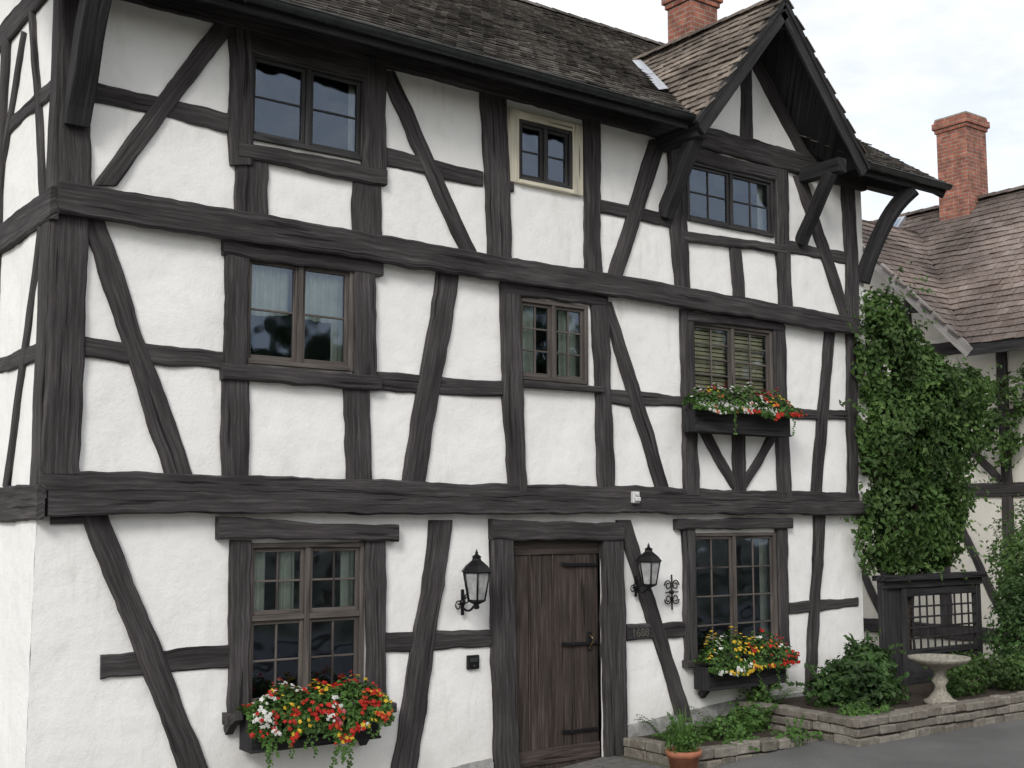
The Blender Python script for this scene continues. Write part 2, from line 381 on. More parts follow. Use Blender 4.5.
def window(u0,v0,u1,v1,y,st,nx,nz,fmat,transom=None,nx2=None,nz2=None,curtain=None,of=.05):
    x0,z1=wp(u0,v0,y); x1,z0=wp(u1,v1,y)
    holes[st].append((x0+.01,x1-.01,z0+.01,z1-.01))
    mb=MB(); yf=y-.03; yb=y+.10
    box(mb,x0,x0+of,yf,yb,z0,z1); box(mb,x1-of,x1,yf,yb,z0,z1)
    box(mb,x0+of,x1-of,yf+.003,yb,z1-of,z1); box(mb,x0+of,x1-of,yf-.012,yb,z0,z0+of*.9)
    xm=(x0+x1)/2; box(mb,xm-of*.5,xm+of*.5,yf+.005,yb-.02,z0+of*.9,z1-of)
    zt=None
    if transom:
        zt=z0+(z1-z0)*transom; box(mb,x0+of,xm-of*.5,yf+.007,yb-.03,zt-of*.5,zt+of*.5); box(mb,xm+of*.5,x1-of,yf+.007,yb-.03,zt-of*.5,zt+of*.5)
    for a,b in ((x0+of,xm-of*.5),(xm+of*.5,x1-of)):
        if transom:
            pane_grid(mb,a,b,z0+of*.9,zt-of*.5,nx,nz,y+.0,0); pane_grid(mb,a,b,zt+of*.5,z1-of,nx2 or nx,nz2 or nz,y+.0,0)
        else: pane_grid(mb,a,b,z0+of*.9,z1-of,nx,nz,y+.0,0)
    for kind,spans,frac in (curtain or []):
        yc=y+(.13 if kind==2 else .07)
        for sa,sb in spans:
            a=x0+(x1-x0)*sa; b=x0+(x1-x0)*sb; zb=z1-(z1-z0)*frac; prev=None; ph=U(0,6)
            if kind==3:   # slatted blind
                z=z1-.05
                while z>zb:
                    mb.poly([(a,yc,z-.042),(b,yc,z-.042),(b,yc+.022,z),(a,yc+.022,z)],3); z-=.05
                continue
            n=max(6,int((b-a)/.012))
            for k in range(n+1):
                x=a+(b-a)*k/n; yy=yc+.018*math.sin(x*75+ph+2*noise.noise((x*4,0,0)))+.012*noise.noise((x*20,1,1))
                cur=mb.add([(x,yy,zb+.015*math.sin(x*9)),(x,yy,z1)])
                if prev: mb.face([prev[0],cur[0],cur[1],prev[1]],None,kind,True)
                prev=cur
    # winding is already consistent (glass faces outwards), so normals are left as built
    ob=mb.obj("window",[fmat,M_glass,M_curt,M_blind],house,.004,recalc=False)
    return x0,x1,z0,z1
w3a=window(248,50,364,162,Y3,3,1,2,M_wframe_d,curtain=[(2,[(.0,.12),(.92,1)],1)])
w3b=window(517,119,571,191,Y3,3,1,2,M_wframe_d,of=.04)
w3c=window(685,160,773,238,Y3,3,2,2,M_wframe_d,of=.04,curtain=[(2,[(0,.1),(.92,1)],1)])
w2a=window(244,253,352,372,Y2,2,1,2,M_wframe,curtain=[(2,[(.03,.46),(.54,.97)],.52),(2,[(.03,.13),(.86,.97)],1)])
w2b=window(517,297,587,385,Y2,2,2,3,M_wframe,of=.045,curtain=[(2,[(0,.35),(.7,1)],1)])
w2c=window(690,320,772,402,Y2,2,2,4,M_wframe,of=.04,curtain=[(3,[(.04,.49),(.51,.96)],.86)])
w1a=window(247,543,362,698,Y1,1,2,2,M_wframe,transom=.54,curtain=[(2,[(.05,.2),(.32,.45),(.84,.97)],.46)])
w1c=window(689,533,777,655,Y1,1,2,4,M_wframe,of=.04,curtain=[(2,[(0,.1),(.9,1)],1)])

dx0,dz1=wp(507,540,0); dx1,_=wp(600,541,0); dz0=-.24
holes[1].append((dx0,dx1,-.9,dz1))

mb=MB()
wallgrid(mb,FRONT(Y1),0,XR,-.9,2.66,holes[1])
wallgrid(mb,FRONT(Y2),0,XR,2.6,5.1,holes[2])
wallgrid(mb,FRONT(Y3),0,XR,5.02,7.22,holes[3])
mb.poly([(6.95,Y3-.014,6.98),(9.65,Y3-.014,6.98),(8.3,Y3-.014,8.56)])
wallgrid(mb,WEST(0),0,8.0,-.9,2.66); wallgrid(mb,WEST(-.0),Y2,8.0,2.6601,5.08); wallgrid(mb,WEST(-.0),Y3,8.0,5.0801,7.1)
mb.poly([(-.001,-.18,7.1),(-.001,8,7.1),(-.001,3.95,10.1)])
mb.poly([(XR,Y1,-.9),(XR,8,-.9),(XR,8,7.2),(XR,Y1,7.2)]); mb.poly([(XR,Y3,2.6),(XR,0,2.6),(XR,0,7.2),(XR,Y3,7.2)])
mb.poly([(XR,-.18,7.1),(XR,8,7.1),(XR,3.95,10.1)])
mb.poly([(0,8,-.9),(XR,8,-.9),(XR,8,7.2),(0,8,7.2)])
mb.obj("plaster_walls",[M_plaster],house,recalc=False)
mb=MB()
for z in (-.3,2.62,5.04,7.1): box(mb,.05,XR-.05,.25 if z<0 else .05,7.9,z,z+.05)
box(mb,.1,XR-.1,2.2,2.25,-.2,7.0)
mb.obj("floors",[M_dark],house)

T=MB()
def h(*a,**k): bm_px(T,*a[:6],a[6],'h',**k)
def v(*a,**k): bm_px(T,*a[:6],a[6],'v',**k)
h(38,481,20,856,498,10,Y2,proud=.06)
h(43,500,29,856,508,14,Y1,proud=.15)
h(50,519,12,92,518,10,Y1,proud=.05)
h(57,198,33,856,326,17,Y3,proud=.07)
bm_m(T,-.05,7.06,XR+.05,7.02,.28,FRONT(Y3),.06)
# storey 3
rail=lambda u:92+(u-90)*.2235
def hr3(a,b,w=17): h(a,rail(a),w,b,rail(b),w*.9,Y3,proud=.03)
v(75,-70,30,75,186,31,Y3,proud=.05)
hr3(90,232,20); hr3(382,482,18); hr3(500,512,16); hr3(595,672,14); h(787,246,13,850,259,11,Y3,proud=.03)
v(227,20,24,104,186,24,Y3,proud=.045)
v(240,30,22,242,166,22,Y3,proud=.06); v(372,60,22,373,180,22,Y3,proud=.06)
h(232,36,26,384,74,24,Y3,proud=.05); h(236,152,16,384,179,16,Y3,proud=.065)
v(252,160,32,251,216,33,Y3,proud=.04); v(367,182,30,367,238,31,Y3,proud=.04)
v(386,72,17,469,255,15,Y3,proud=.04)
v(492,92,25,498,262,23,Y3,proud=.05)
v(590,118,16,593,276,15,Y3,proud=.05)
v(657,140,16,612,282,15,Y3,proud=.04)
v(675,140,16,681,294,15,Y3,proud=.055)
v(778,160,13,785,310,13,Y3,proud=.055)
h(676,150,14,784,178,12,Y3,proud=.05); h(680,236,10,784,250,9,Y3,proud=.06)
v(734,243,12,739,302,11,Y3,proud=.04)
v(798,176,11,846,320,10,Y3,proud=.04)
v(846,176,12,852,322,12,Y3,proud=.055)
# gable
v(745,62,11,745,142,12,Y3,proud=.04)
bm_m(T,7.0,7.0,8.3,8.52,.2,FRONT(Y3),.05); bm_m(T,9.6,7.0,8.3,8.52,.2,FRONT(Y3),.05)
bm_m(T,7.62,7.1,7.62,7.65,.12,FRONT(Y3),.04)
# storey 2
v(69,212,36,59,474,39,Y2,proud=.055)
v(91,218,22,178,476,27,Y2,proud=.045)
h(84,347,20,224,361,19,Y2,proud=.03); h(374,381,19,506,388,16,Y2,proud=.03)
h(605,397,14,692,404,12,Y2,proud=.03); h(782,412,11,855,415,10,Y2,proud=.03)
v(234,236,22,234,376,22,Y2,proud=.06); v(363,256,22,364,384,22,Y2,proud=.06)
h(221,243,26,380,266,22,Y2,proud=.075); h(219,372,16,377,384,15,Y2,proud=.09)
v(235,380,26,235,476,26,Y2,proud=.045); v(355,388,25,357,486,25,Y2,proud=.045)
v(447,272,22,411,489,22,Y2,proud=.045)
v(508,284,19,515,491,18,Y2,proud=.055); v(597,296,16,605,491,16,Y2,proud=.055)
h(500,287,14,603,301,13,Y2,proud=.065); h(519,384,7,599,390,7,Y2,proud=.09)
v(604,302,13,662,493,14,Y2,proud=.045)
v(685,310,12,690,495,14,Y2,proud=.055); v(777,326,12,783,497,12,Y2,proud=.055)
h(684,317,9,780,328,8,Y2,proud=.065)
v(737,430,12,738,497,12,Y2,proud=.05); v(704,432,11,736,488,9,Y2,proud=.04); v(774,432,10,741,488,9,Y2,proud=.04)
v(829,330,10,815,498,10,Y2,proud=.045); v(849,330,9,851,498,9,Y2,proud=.055)
# storey 1
v(93,512,26,205,800,30,Y1,proud=.045)
h(100,667,25,230,656,22,Y1,proud=.03)
v(239,540,20,238,712,20,Y1,proud=.06); v(372,538,20,373,700,20,Y1,proud=.06)
h(215,528,21,394,531,17,Y1,proud=.10)
h(222,718,12,390,706,11,Y1,proud=.12)
v(440,520,21,400,790,25,Y1,proud=.045)
h(382,643,20,492,637,17,Y1,proud=.03)
v(622,520,13,684,722,15,Y1,proud=.045)
h(625,633,17,688,628,15,Y1,proud=.035)
h(673,524,11,788,523,10,Y1,proud=.09)
v(686,528,12,689,664,12,Y1,proud=.06); v(780,528,10,783,660,10,Y1,proud=.06)
h(682,664,8,790,655,7,Y1,proud=.10)
v(818,514,10,808,702,9,Y1,proud=.045)
h(788,608,11,857,601,10,Y1,proud=.03)
for u,vv in ((232,716),(366,728),(706,684),(776,676)):
    x,z=wp(u,vv,-.1); sweep(T,[(x,-.02,z-.14),(x,-.12,z-.04),(x,-.24,z+.02)],.07,.08,(1,0,0))
v(499,520,21,505,800,23,Y1,proud=.08); v(609,524,20,616,800,22,Y1,proud=.08)
h(488,530,20,619,532,18,Y1,proud=.095)
PW=WEST(0)
bm_m(T,-.16,2.56,8,2.56,.3,PW,.05); bm_m(T,-.2,5.03,8,5.03,.28,PW,.05)
bm_m(T,-.11,3.83,8,3.83,.15,PW,.025); bm_m(T,-.19,6.1,8,6.1,.15,PW,.025); bm_m(T,-.2,7.1,8,7.1,.25,PW,.045)
bm_m(T,.0,2.7,.0,4.9,.24,PW,.04); bm_m(T,-.09,5.15,-.09,7.0,.2,PW,.04)
bm_m(T,.9,2.7,.15,4.9,.12,PW,.035); bm_m(T,.12,5.15,.75,7.0,.11,PW,.035); bm_m(T,1.9,5.15,1.0,6.9,.12,PW,.03)
for s in (1.6,3.2,5,6.8,7.9):
    bm_m(T,s,2.7,s,4.9,.2,PW,.04); bm_m(T,s,5.15,s,7.0,.2,PW,.045)
T.obj("timber_frame",[M_timber],house)

mb=MB(); a,b,c,d=w3b; y=Y3
cx0,cz1=wp(505,108,y); cx1,cz0=wp(581,197,y)
box(mb,cx0,a,y-.045,y+.06,cz0,cz1); box(mb,b,cx1,y-.045,y+.06,cz0,cz1); box(mb,a,b,y-.043,y+.06,d,cz1); box(mb,a,b,y-.06,y+.06,cz0,c)
mb.obj("cream_window_surround",[M_cream],house,.006)

mb=MB()
def gz(x): return min(0.0,max(-.7,(x-8)*.08))
def plinth(x0,x1):
    n=max(1,int((x1-x0)/.3)); prev=None
    for k in range(n+1):
        x=x0+(x1-x0)*k/n; zt=gz(x)+.24+.02*noise.noise((x*2,0,0)); cur=mb.add([(x,-.045,gz(x)-.2),(x,-.045,zt),(x,.0,zt+.04)])
        if prev:
            mb.face([prev[0],cur[0],cur[1],prev[1]],None,0,True); mb.face([prev[1],cur[1],cur[2],prev[2]],None,0,True)
        prev=cur
plinth(-.05,dx0-.2); plinth(dx1+.22,XR+.04)
mb.obj("plinth",[M_plinth],house,recalc=False)

D=MB(); n=4; dw=(dx1-dx0-.02)/n
for i in range(n):
    a=dx0+.01+i*dw; box(D,a+.007,a+dw-.007,.026+U(0,.008),.075,dz0,dz1-.01)
    if i<n-1: box(D,a+dw-.02,a+dw-.008,.014,.04,dz0,dz1-.16)
box(D,dx0+.01,dx1-.01,.06,.08,dz0,dz1-.01)
box(D,dx0+.012,dx1-.012,.012,.026,dz1-.16,dz1-.01); box(D,dx0+.012,dx1-.012,.012,.0255,dz0+.1,dz0+.26)
box(D,dx0,dx1,-.05,.25,-.5,dz0-.0,2)
zh=wp(568,645,0)[1]
for z in (dz1-.28,zh,dz0+.4):
    sweep(D,[(dx1-.03,.004,z),(dx1-.45,.004,z+.005),(dx1-.55,.004,z+.02)],.012,.035,(0,1,0),1)
    for q in range(4): tube(D,[(dx1-.08-q*.11,.0,z),(dx1-.08-q*.11,-.012,z)],.011,6,1)
hx,hz=wp(590,640,0); box(D,hx-.02,hx+.02,.0,.014,hz-.11,hz+.09,1)
tube(D,[(hx,.004,hz+.05),(hx,-.04,hz+.03),(hx-.0,-.05,hz-.02),(hx,.0,hz-.07)],.009,6,3)
lathe(D,hx,-.0,[(.001,hz-.09),(.012,hz-.085),(.001,hz-.08)],8,3)
D.obj("front_door",[M_door,M_iron,M_plinth,M_brassy],house,.003)

# ------------------------------------------------------------------ roof
EY,EZ,SL=-.78,7.0,.69; RY,RZ=3.97,7.0+.69*4.75
XL,XV=-.55,11.62
def mz(y): return EZ+SL*(y-EY)
vd=Vector((0,1,SL)).normalized(); lv=math.hypot(RY-EY,RZ-EZ)
RT_=MB()
GX,GH,GZ0,GZ1,GY=8.3,1.52,6.93,8.74,-.88; SD=(GZ1-GZ0)/GH
def inmain(c):
    if abs(c.x-GX)<GH:
        zd=GZ1-SD*abs(c.x-GX)
        if c.z<zd-.12: return False
    return True
tiles(RT_,(XL,EY-.02,EZ-.0),(1,0,0),vd,XV-XL,lv,.165,.145,inmain)
RT_.obj("roof_tiles",[M_tile],house,recalc=False)
mb=MB()
def inleft(c): return c.z>mz(c.y)-.06
dl=math.hypot(GH,GZ1-GZ0)
tiles(mb,(GX-GH,GY,GZ0),(0,1,0),Vector((GH,0,GZ1-GZ0)),2.8,dl,.165,.145,inleft)
tiles(mb,(GX+GH,GY,GZ0),(0,1,0),Vector((-GH,0,GZ1-GZ0)),2.8,dl,.165,.145,inleft)
for k in range(9):
    y=GY-.02+k*.3; pts=[]
    for q in range(7):
        t=math.pi*q/6; pts.append((GX+.1*math.cos(t),GZ1-.01+.075*math.sin(t)))
    a=mb.add([(x,y,z+.008) for x,z in pts]); b=mb.add([(x,y+.33,z-.004) for x,z in pts])
    for q in range(6): mb.face([a[q],a[q+1],b[q+1],b[q]],None,0)
    mb.face(a,None,0)
mb.obj("gable_roof_tiles",[M_tile2],house,recalc=False)
mb=MB()
for k in range(38):
    x=XL+k*.325; pts=[]
    for q in range(7):
        t=math.pi*q/6; pts.append((RY+.12*math.cos(t),RZ-.0+.085*math.sin(t)+.01*noise.noise((x,0,0))))
    a=mb.add([(x,y,z+.008) for y,z in pts]); b=mb.add([(x+.35,y,z-.004) for y,z in pts])
    for q in range(6): mb.face([a[q],a[q+1],b[q+1],b[q]],None,0)
mb.obj("ridge_tiles",[M_tile],house,recalc=False)
mb=MB()
slab(mb,[(XL+.02,EY,EZ-.012),(GX-GH+.1,EY,EZ-.012),(GX-GH+.1,RY,RZ-.012),(XL+.02,RY,RZ-.012)],.03)
slab(mb,[(GX-GH+.1,.0,mz(0)-.012),(GX+GH-.1,0,mz(0)-.012),(GX+GH-.1,RY,RZ-.012),(GX-GH+.1,RY,RZ-.012)],.03)
slab(mb,[(GX+GH-.1,EY,EZ-.012),(XV-.02,EY,EZ-.012),(XV-.02,RY,RZ-.012),(GX+GH-.1,RY,RZ-.012)],.03)
slab(mb,[(XL+.02,8.7,EZ),(XV-.02,8.7,EZ),(XV-.02,RY,RZ-.012),(XL+.02,RY,RZ-.012)],.05)
slab(mb,[(GX-GH,GY+.01,GZ0-.01),(GX,GY+.01,GZ1-.01),(GX,1.75,GZ1-.01),(GX-GH,-.6,GZ0-.01)],.035)
slab(mb,[(GX+GH,GY+.01,GZ0-.01),(GX,GY+.01,GZ1-.01),(GX,1.75,GZ1-.01),(GX+GH,-.6,GZ0-.01)],.035)
for sgn in (-1,1):
    nx,nz=sgn*math.sin(math.atan(SD)),math.cos(math.atan(SD))
    for yy,w,off,tt in ((GY-.02,.2,-.1,.045),(GY-.05,.07,-.025,.03)):
        sweep(mb,[(GX+sgn*(GH+.04)+nx*off,yy,GZ0-.05+nz*off),(GX,yy,GZ1+off/nz*1.0)],tt,w,(0,1,0))
for x in (XL,XV):
    sweep(mb,[(x,EY-.05,EZ-.12),(x,RY,RZ-.11)],.04,.2,(1,0,0)); sweep(mb,[(x,8.8,EZ-.12),(x,RY,RZ-.11)],.04,.2,(1,0,0))
box(mb,XL,GX-GH-.02,EY-.015,EY+.015,EZ-.17,EZ-.015); box(mb,GX+GH+.02,XV,EY-.014,EY+.015,EZ-.17,EZ-.015)
x=XL+.3
while x<XV-.1:
    if not (GX-GH-.05<x<GX+GH+.05): sweep(mb,[(x,EY+.03,EZ-.11),(x,.1,mz(.1)-.12)],.09,.12,(1,0,0))
    x+=.62
for x,z in ((GX-GH+.13,6.83),(9.4,6.86),(GX,GZ1-.28)):
    box(mb,x-.08,x+.08,GY+.02,-.1,z-.09,z+.09)
def bracket(x,zb,y0,zt,w=.15,hh=.17,y1=EY+.06,dx=0,bow=.07):
    pts=[]
    for k in range(11):
        t=k/10; yy=y0+(y1-y0)*t; zz=zb+(zt-zb)*(t**.8)-bow*math.sin(math.pi*t)
        pts.append((x+dx*t+.008*math.sin(t*7),yy,zz))
    sweep(mb,pts,w,hh,(1,dx*1.2,0))
bracket(.12,5.72,Y3-.03,6.82,.2,.2); bracket(6.93,5.95,Y3-.03,6.8); bracket(9.33,5.95,Y3-.03,6.78,.13,.14)
bracket(10.58,5.6,Y3-.02,6.84,.17,.18,EY+.02,.42,-.12)
box(mb,XL+.1,.2,Y3-.06,Y3+.1,6.95,7.1); box(mb,XR-.1,XV-.05,Y3-.06,Y3+.1,6.95,7.1)
mb.obj("eaves_and_barge_boards",[M_timber2],house,.006)
mb=MB()
def gutter(x0,x1):
    r=.062; cy,cz=EY-.085,EZ-.045; n=int((x1-x0)/.4)+1; prev=None
    for k in range(n+1):
        x=x0+(x1-x0)*k/n; ring=mb.add([(x,cy+r*math.cos(math.pi+math.pi*q/8),cz+r*math.sin(math.pi+math.pi*q/8)+.008*noise.noise((x*.6,0,0))) for q in range(9)])
        if prev:
            for q in range(8): mb.face([prev[q],prev[q+1],ring[q+1],ring[q]],None,0,True)
        if k in (0,n): mb.face(ring,None,0)
        prev=ring
    tube(mb,[(x0,cy-r,cz),(x1,cy-r,cz)],.009,6,0)
    x=x0+.3
    while x<x1: sweep(mb,[(x,EY-.015,cz-.02),(x,cy,cz-r-.008),(x,cy-r-.008,cz)],.025,.006,(1,0,0)); x+=.8
gutter(XL-.02,GX-GH-.03); gutter(GX+GH+.05,XV+.03)
mb.obj("gutters",[M_gutter],house,recalc=False)
mb=MB()
v0=Vector((GX-GH+.02,-.62,mz(-.62)+.05)); v1=Vector((GX-.12,1.55,mz(1.55)+.05))
for a,b in ((.28,.62),(.63,1)):
    p,q=v0.lerp(v1,a),v0.lerp(v1,b)
    mb.poly([p+Vector((-.13,0,.0)),p+Vector((.03,0,.05)),q+Vector((.03,0,.05)),q+Vector((-.13,0,.0))])
mb.obj("valley_flashing",[M_lead],house,recalc=False)
def chimney(x,y,w,d,z0,z1,parent):
    mb=MB(); box(mb,x-w/2,x+w/2,y-d/2,y+d/2,z0,z1-.28,0,True)
    for k,(e,a,b) in enumerate(((.03,-.28,-.2),(.065,-.2,-.06),(.03,-.06,0.0))):
        box(mb,x-w/2-e,x+w/2+e,y-d/2-e,y+d/2+e,z1+a,z1+b,0,True)
    box(mb,x-w/2-.02,x+w/2+.02,y-d/2-.02,y+d/2+.02,z1,z1+.04,1)
    return mb.obj("chimney",[M_brick,M_conc],parent,.006)
chimney(9.88,2.2,.56,.5,8.3,10.36,house)

# ------------------------------------------------------------------ fittings on the facade
def lantern(mx,mz_,s=1.0):
    e=MB(); ly=-.27*s
    lathe(e,mx,-.045,[(.001,mz_-.03),(.03,mz_-.025),(.03,mz_+.02),(.001,mz_+.03)],10,0)
    sweep(e,[(mx,-.045,mz_-.12*s),(mx,-.045,mz_+.12*s)],.035,.012,(1,0,0))
    pts=[]
    for k in range(15):
        t=k/14; pts.append((mx,-.05-(.22*s)*t,mz_-.05*s-.05*s*math.sin(math.pi*t)+.06*s*t))
    tube(e,pts,.011*s,6)
    sc=[(mx,-.11*s-.05*s*math.cos(a)*(1-a/14),mz_+.03*s+.05*s*math.sin(a)*(1-a/14)) for a in [q*.5 for q in range(20)]]
    tube(e,sc,.007*s,5)
    sc=[(mx-.05*s+.04*s*math.cos(a)*(1-a/12),-.05,mz_-.03*s+.05*s*math.sin(a)*(1-a/12)) for a in [q*.5 for q in range(18)]]
    tube(e,sc,.007*s,5)
    zb=mz_+.0
    n=6
    def ring(r,z,o=0): return [(mx+r*math.cos(2*math.pi*i/n+o),ly+r*math.sin(2*math.pi*i/n+o),z) for i in range(n)]
    rb,rt=ring(.085*s,zb+.03*s),ring(.135*s,zb+.29*s)
    for i in range(n):
        tube(e,[rb[i],rt[i]],.009*s,5); tube(e,[rb[i],rb[(i+1)%n]],.01*s,5); tube(e,[rt[i],rt[(i+1)%n]],.012*s,5)
    a=e.add(ring(.08*s,zb+.03*s)); b=e.add(ring(.13*s,zb+.285*s))
    for i in range(n): e.face([a[i],a[(i+1)%n],b[(i+1)%n],b[i]],None,1)
    lathe(e,mx,ly,[(.02*s,zb-.05*s),(.03*s,zb-.03*s),(.02*s,zb-.01*s),(.085*s,zb+.02*s),(.085*s,zb+.03*s)],12)
    a=e.add(ring(.16*s,zb+.29*s)); b=e.add(ring(.115*s,zb+.345*s)); c=e.add(ring(.05*s,zb+.395*s)); d=e.add(ring(.04*s,zb+.42*s)); f=e.add(ring(.055*s,zb+.425*s)); g=e.add(ring(.01*s,zb+.455*s))
    for p,q in ((a,b),(b,c),(c,d),(d,f),(f,g)):
        for i in range(n): e.face([p[i],p[(i+1)%n],q[(i+1)%n],q[i]])
    e.face(a); lathe(e,mx,ly,[(.008*s,zb+.44*s),(.016*s,zb+.465*s),(.008*s,zb+.48*s),(.002*s,zb+.5*s)],8)
    tube(e,[(mx,ly,zb+.04*s),(mx,ly,zb+.16*s)],.018*s,8,2)
    return e.obj("wall_lantern",[M_iron,M_lglass,M_white],None)
lx,lz=wp(460,602,0); lantern(lx,lz,1.08)
lx,lz=wp(633,586,0); lantern(lx,lz,.98)
mb=MB(); sx,sz=wp(670,592,0)
for sg in (-1,1):
    for up in (-1,1):
        tube(mb,[(sx+sg*(.06+.055*math.cos(a)*(1-a/13)),-.03,sz+up*(.08+.06*math.sin(a)*(1-a/13))) for a in [q*.45 for q in range(20)]],.008,5)
tube(mb,[(sx,-.03,sz-.2),(sx,-.03,sz+.2)],.01,6); tube(mb,[(sx-.1,-.03,sz),(sx+.1,-.03,sz)],.008,6); tube(mb,[(sx,-.0,sz),(sx,-.05,sz)],.02,8)
mb.obj("iron_scroll_ornament",[M_iron],None)
mb=MB(); bx,bz=wp(472,662,0); box(mb,bx-.07,bx+.07,-.035,.01,bz-.07,bz+.07); box(mb,bx-.05,bx+.05,-.045,-.035,bz-.0,bz+.045,1); tube(mb,[(bx,-.035,bz-.035),(bx,-.05,bz-.035)],.014,8,1)
mb.obj("doorbell",[M_iron,M_gutter],None,.005)
mb=MB(); bx,bz=wp(635,497,-.17); box(mb,bx-.05,bx+.05,-.2,-.15,bz-.07,bz+.06); box(mb,bx-.035,bx+.035,-.235,-.2,bz-.05,bz+.0); tube(mb,[(bx,-.2,bz+.03),(bx,-.23,bz+.025)],.025,10)
mb.obj("sensor_light",[M_white],None,.01)
mb=MB(); nx,nz=wp(640,633,-.05); box(mb,nx-.17,nx+.17,-.055,-.03,nz-.065,nz+.065)
hn=mb.obj("house_number_sign",[M_timber2],None,.006)
fc=bpy.data.curves.new("digits",'FONT'); fc.body="1688"; fc.size=.13; fc.extrude=.006; fc.align_x='CENTER'; fc.align_y='CENTER'
fo=bpy.data.objects.new("digits",fc); scene.collection.objects.link(fo); fo.location=(nx,-.058,nz); fo.rotation_euler=(math.radians(90),0,0); fc.materials.append(M_digit); fo.parent=hn

# ------------------------------------------------------------------ flower boxes
def flower(mb,p,nrm,s,m):
    nrm=nrm.normalized(); t=nrm.cross(Vector((.3,.2,1))).normalized(); b=nrm.cross(t); a0=U(0,6)
    c=mb.add([p+nrm*s*.12])[0]; k=10; ring=[]
    for i in range(k):
        r=s*(.55 if i%2==0 else .34); a=a0+2*math.pi*i/k
        ring+=mb.add([p+(t*math.cos(a)+b*math.sin(a))*r+nrm*s*U(-.1,.1)])
    for i in range(k): mb.face([c,ring[i],ring[(i+1)%k]],None,m)
def flowerbox(px0,px1,vtop,vbot,yb,depth,colors,nl,nf,grow,drape,trail=0):
    """colors: (material, weight, preferred position along the box 0..1 or None)"""
    yf=yb-depth; (x0,z1)=wp(px0,vtop,yf); x1,_=wp(px1,vtop,yf); _,z0=wp((px0+px1)/2,vbot,yf)
    z1=(z1+wp(px1,vtop,yf)[1])/2
    root=empty("flower_box")
    mb=MB(); 
    box(mb,x0,x1,yf,yf+.02,z0,z1); box(mb,x0,x1,yb-.03,yb-.01,z0,z1); box(mb,x0,x0+.02,yf+.02,yb-.03,z0,z1); box(mb,x1-.02,x1,yf+.02,yb-.03,z0,z1)
    box(mb,x0+.02,x1-.02,yf+.02,yb-.03,z0,z0+.02); box(mb,x0-.012,x1+.012,yf-.012,yf-.001,z1-.03,z1+.005); box(mb,x0-.012,x1+.012,yf-.010,yf-.001,z0,z0+.025)
    box(mb,x0+.02,x1-.02,yf+.02,yb-.03,z1-.06,z1-.03,1)
    mb.obj("trough",[M_timber2,M_soil],root,.003)
    mb=MB(); yc=yf+depth*.35; zc=z1
    def hull(t,phi,k):
        x=x0+(x1-x0)*t; rr=(1+.55*noise.noise((x*4.5,phi*1.5,z1*3))+.2*noise.noise((x*14,phi*3,z1*3))); lo=drape*(1+.9*noise.noise((x*6,1,z1)))
        edge=1-.4*abs(2*t-1)**4
        if phi<0: return Vector((x,yc-(depth*.65+.03)*k-.03,zc+math.sin(phi)*lo*k*rr*edge)),Vector((U(-.2,.2),-1,.2))
        return Vector((x,yc-math.cos(phi)*(depth*.7)*k*rr-.03,zc+math.sin(phi)*grow*k*rr*edge)),Vector((U(-.3,.3),-math.cos(phi),math.sin(phi)+.2))
    for _ in range(nl):
        t=U(-.05,1.05); phi=U(-1.45,2.6); p,n_=hull(t,phi,U(.55,1.05)); leaf(mb,p,n_+Vector((U(-.8,.8),U(-.8,.8),U(-.5,.8))),U(.035,.065),0)
    for _ in range(trail):
        t=U(.0,1.0); p,n_=hull(t,-1.2,1.0)
        for k in range(int(U(4,11))):
            p=p+Vector((U(-.02,.02),U(-.008,.01),-.026))
            for q in range(2): leaf(mb,p+Vector((U(-.02,.02),0,0)),Vector((U(-.5,.5),-1,U(-.1,.7))),U(.025,.045),0)
    cl=[(U(-.03,1.03),U(-1.0,2.0)) for _ in range(nf//6)]
    ccol=[]
    for t,ph in cl:
        ws=[w*(1 if pos is None else max(.08,1-1.6*abs(t-pos))) for c,w,pos in colors]
        ccol.append(random.choices([c for c,_,_ in colors],ws)[0])
    for (t,ph),c in zip(cl,ccol):
        for _ in range(int(U(3,9))):
            tt=t+random.gauss(0,.03); pp=ph+random.gauss(0,.16)
            p,n_=hull(tt,max(-1.3,min(2.2,pp)),U(1.0,1.15))
            flower(mb,p,n_+Vector((U(-.5,.5),U(-.5,.3),U(-.2,.6))),U(.03,.055),c)
    mb.obj("geraniums",[M_leaff,M_red,M_or,M_yel,M_wh,M_pk],root,recalc=False)
flowerbox(252,380,713,746,-.06,.26,[(1,3.4,None),(4,3.2,.35),(3,2.0,.55),(2,.6,.8),(5,.5,.8)],3200,420,.23,.24,16)
flowerbox(696,790,411,434,-.16,.24,[(1,3.5,.75),(2,.5,None),(4,1.4,.35),(3,.8,.4)],2200,270,.25,.05,2)
flowerbox(709,786,664,687,-.06,.26,[(3,2.8,.3),(1,2.2,.85),(4,2.4,.3),(2,.8,.8)],2400,310,.32,.07,3)

